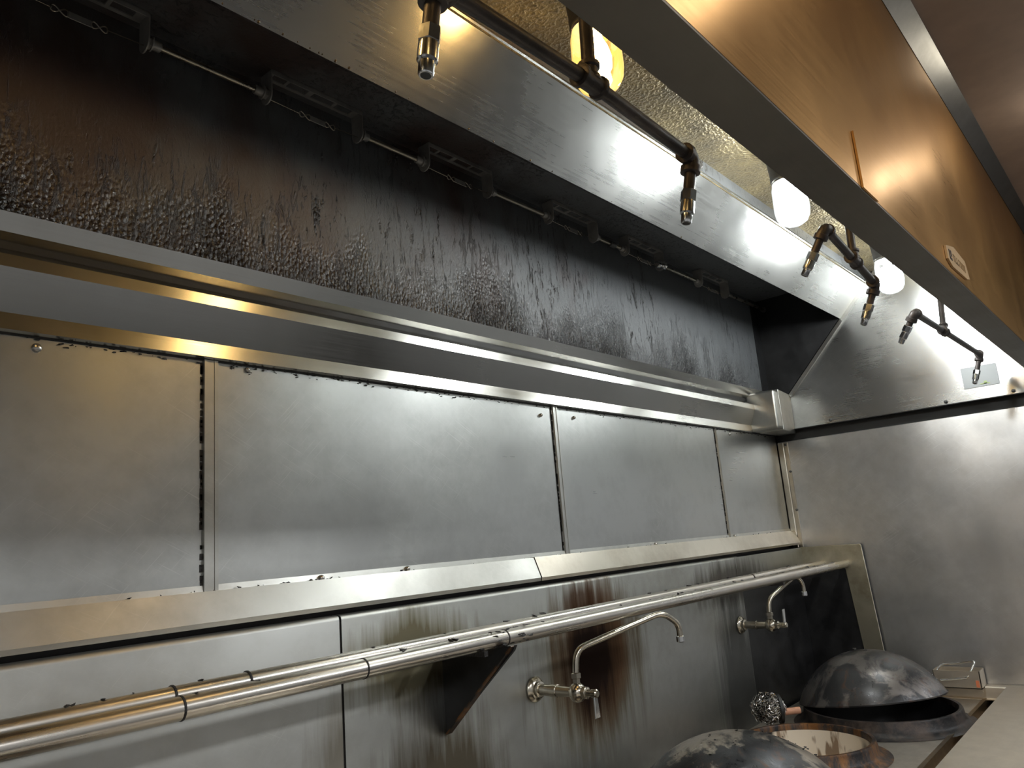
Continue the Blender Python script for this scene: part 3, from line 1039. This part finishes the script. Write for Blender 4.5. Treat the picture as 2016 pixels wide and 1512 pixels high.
faucet(1.723, -.392, -.197, [(1.731, -.200, -.285), (2.018, -.305, -.222), (2.072, -.324, -.262), (2.072, -.324, -.306)], False,
       'nickel wall faucet with long swing spout in front of the brown burnt stain')
faucet(3.047, -.388, -.180, [(3.055, -.182, -.290), (3.215, -.240, -.214), (3.249, -.253, -.245), (3.249, -.253, -.292)], True,
       'small nickel wall faucet with raised lever by the sooty corner')

# ------------------------------------------------------------------ scouring ball
CB = Vector((2.925, -.175, -.672))
t = thing('scouring_ball', 'ball of curly steel scouring wool with wooden grip beside the dark riser', 'scrubber', (CB.x, CB.y, CB.z - .07))
mb = MB()
for k in range(230):
    u = Vector((random.gauss(0, 1), random.gauss(0, 1), random.gauss(0, 1))).normalized()
    c = CB + Vector((u.x * .058, u.y * .058, u.z * .050)) * random.uniform(.72, 1.06)
    a = u.orthogonal().normalized()
    b = u.cross(a)
    ph = random.uniform(0, 6)
    rr_ = random.uniform(.006, .013)
    pts = []
    for q in range(11):
        an = ph + q * .85
        pts.append(c + (a * math.cos(an) + b * math.sin(an)) * rr_ + (a * (q - 5) * .0035) + u * random.uniform(-.003, .003))
    mb.tube(pts, .0021, 4, False)
mb.build('steel_wool', 'coil', t, 60, kind='stuff')
MB().lathe([(.022, -.036), (.036, -.02), (.040, 0), (.036, .02), (.022, .036)], CB, (0, 0, 1), 20).build('wool_core', 'cast', t)
MB().lathe([(.050, -.006), (.053, -.005), (.053, .005), (.050, .006)], CB + Vector((.02, -.035, -.005)), (.55, -.75, 0), 28).build('strap', 'strap', t, 40)
gd = Vector((.62, -.78, .05)).normalized()
MB().tube([CB + gd * .045 + Vector((0, 0, -.022)), CB + gd * .118 + Vector((0, 0, -.022))], [.0125, .0125], 14).build('grip', 'wood', t, 40, .003, 2)

# ------------------------------------------------------------------ steel insert pan with wire handle
t = thing('insert_pan', 'small stainless pan with a square wire handle against the right wall', 'pan', (3.78, -.65, SZ))
pn = MB()
ox0, ox1, oy0, oy1, zb, zt_ = 3.742, 3.838, -.735, -.56, SZ + .001, SZ + .070
pn.box(ox0, ox1, oy0, oy1, zb, zb + .003)
for q in ((ox0, ox0 + .003, oy0, oy1), (ox1 - .003, ox1, oy0, oy1), (ox0, ox1, oy0, oy0 + .003), (ox0, ox1, oy1 - .003, oy1)):
    pn.box(*q, zb, zt_)
pn.build('pan_body', 'shelf', t, 0)
MB().tube(bend([(3.745, -.575, -.695), (3.742, -.552, -.688), (3.772, -.590, -.640), (3.772, -.722, -.622), (3.742, -.690, -.684), (3.742, -.585, -.697)], .012, 4), .0042, 10).build('wire_handle', 'chrome', t, 60)
MB().box(ox0 - .002, ox0, -.728, -.716, SZ + .008, SZ + .034).build('tag', 'orange', t, 0, label='orange tag')

# ------------------------------------------------------------------ warm bulbs of the kitchen ceiling, in front of the hood
for x, y, lb in ((1.22, -1.53, 'round ceiling bulb above the photographer, outside the frame'), (2.36, -1.53, 'round ceiling bulb over the aisle by the right wall, outside the frame')):
    t = thing('ceiling_bulb', lb, 'lamp', (x, y, CEIL), 'ceiling bulbs in the aisle')
    MB().lathe([(.05, 0), (.05, -.012), (.022, -.02), (.022, -.035)], (x, y, CEIL), (0, 0, 1), 20).build('holder', 'cast', t)
    MB().lathe([(.016, -.03), (.03, -.05), (.034, -.07), (.028, -.09), (.012, -.104), (.002, -.106)], (x, y, CEIL), (0, 0, 1), 20).build('bulb', 'bulb_room', t, 60)
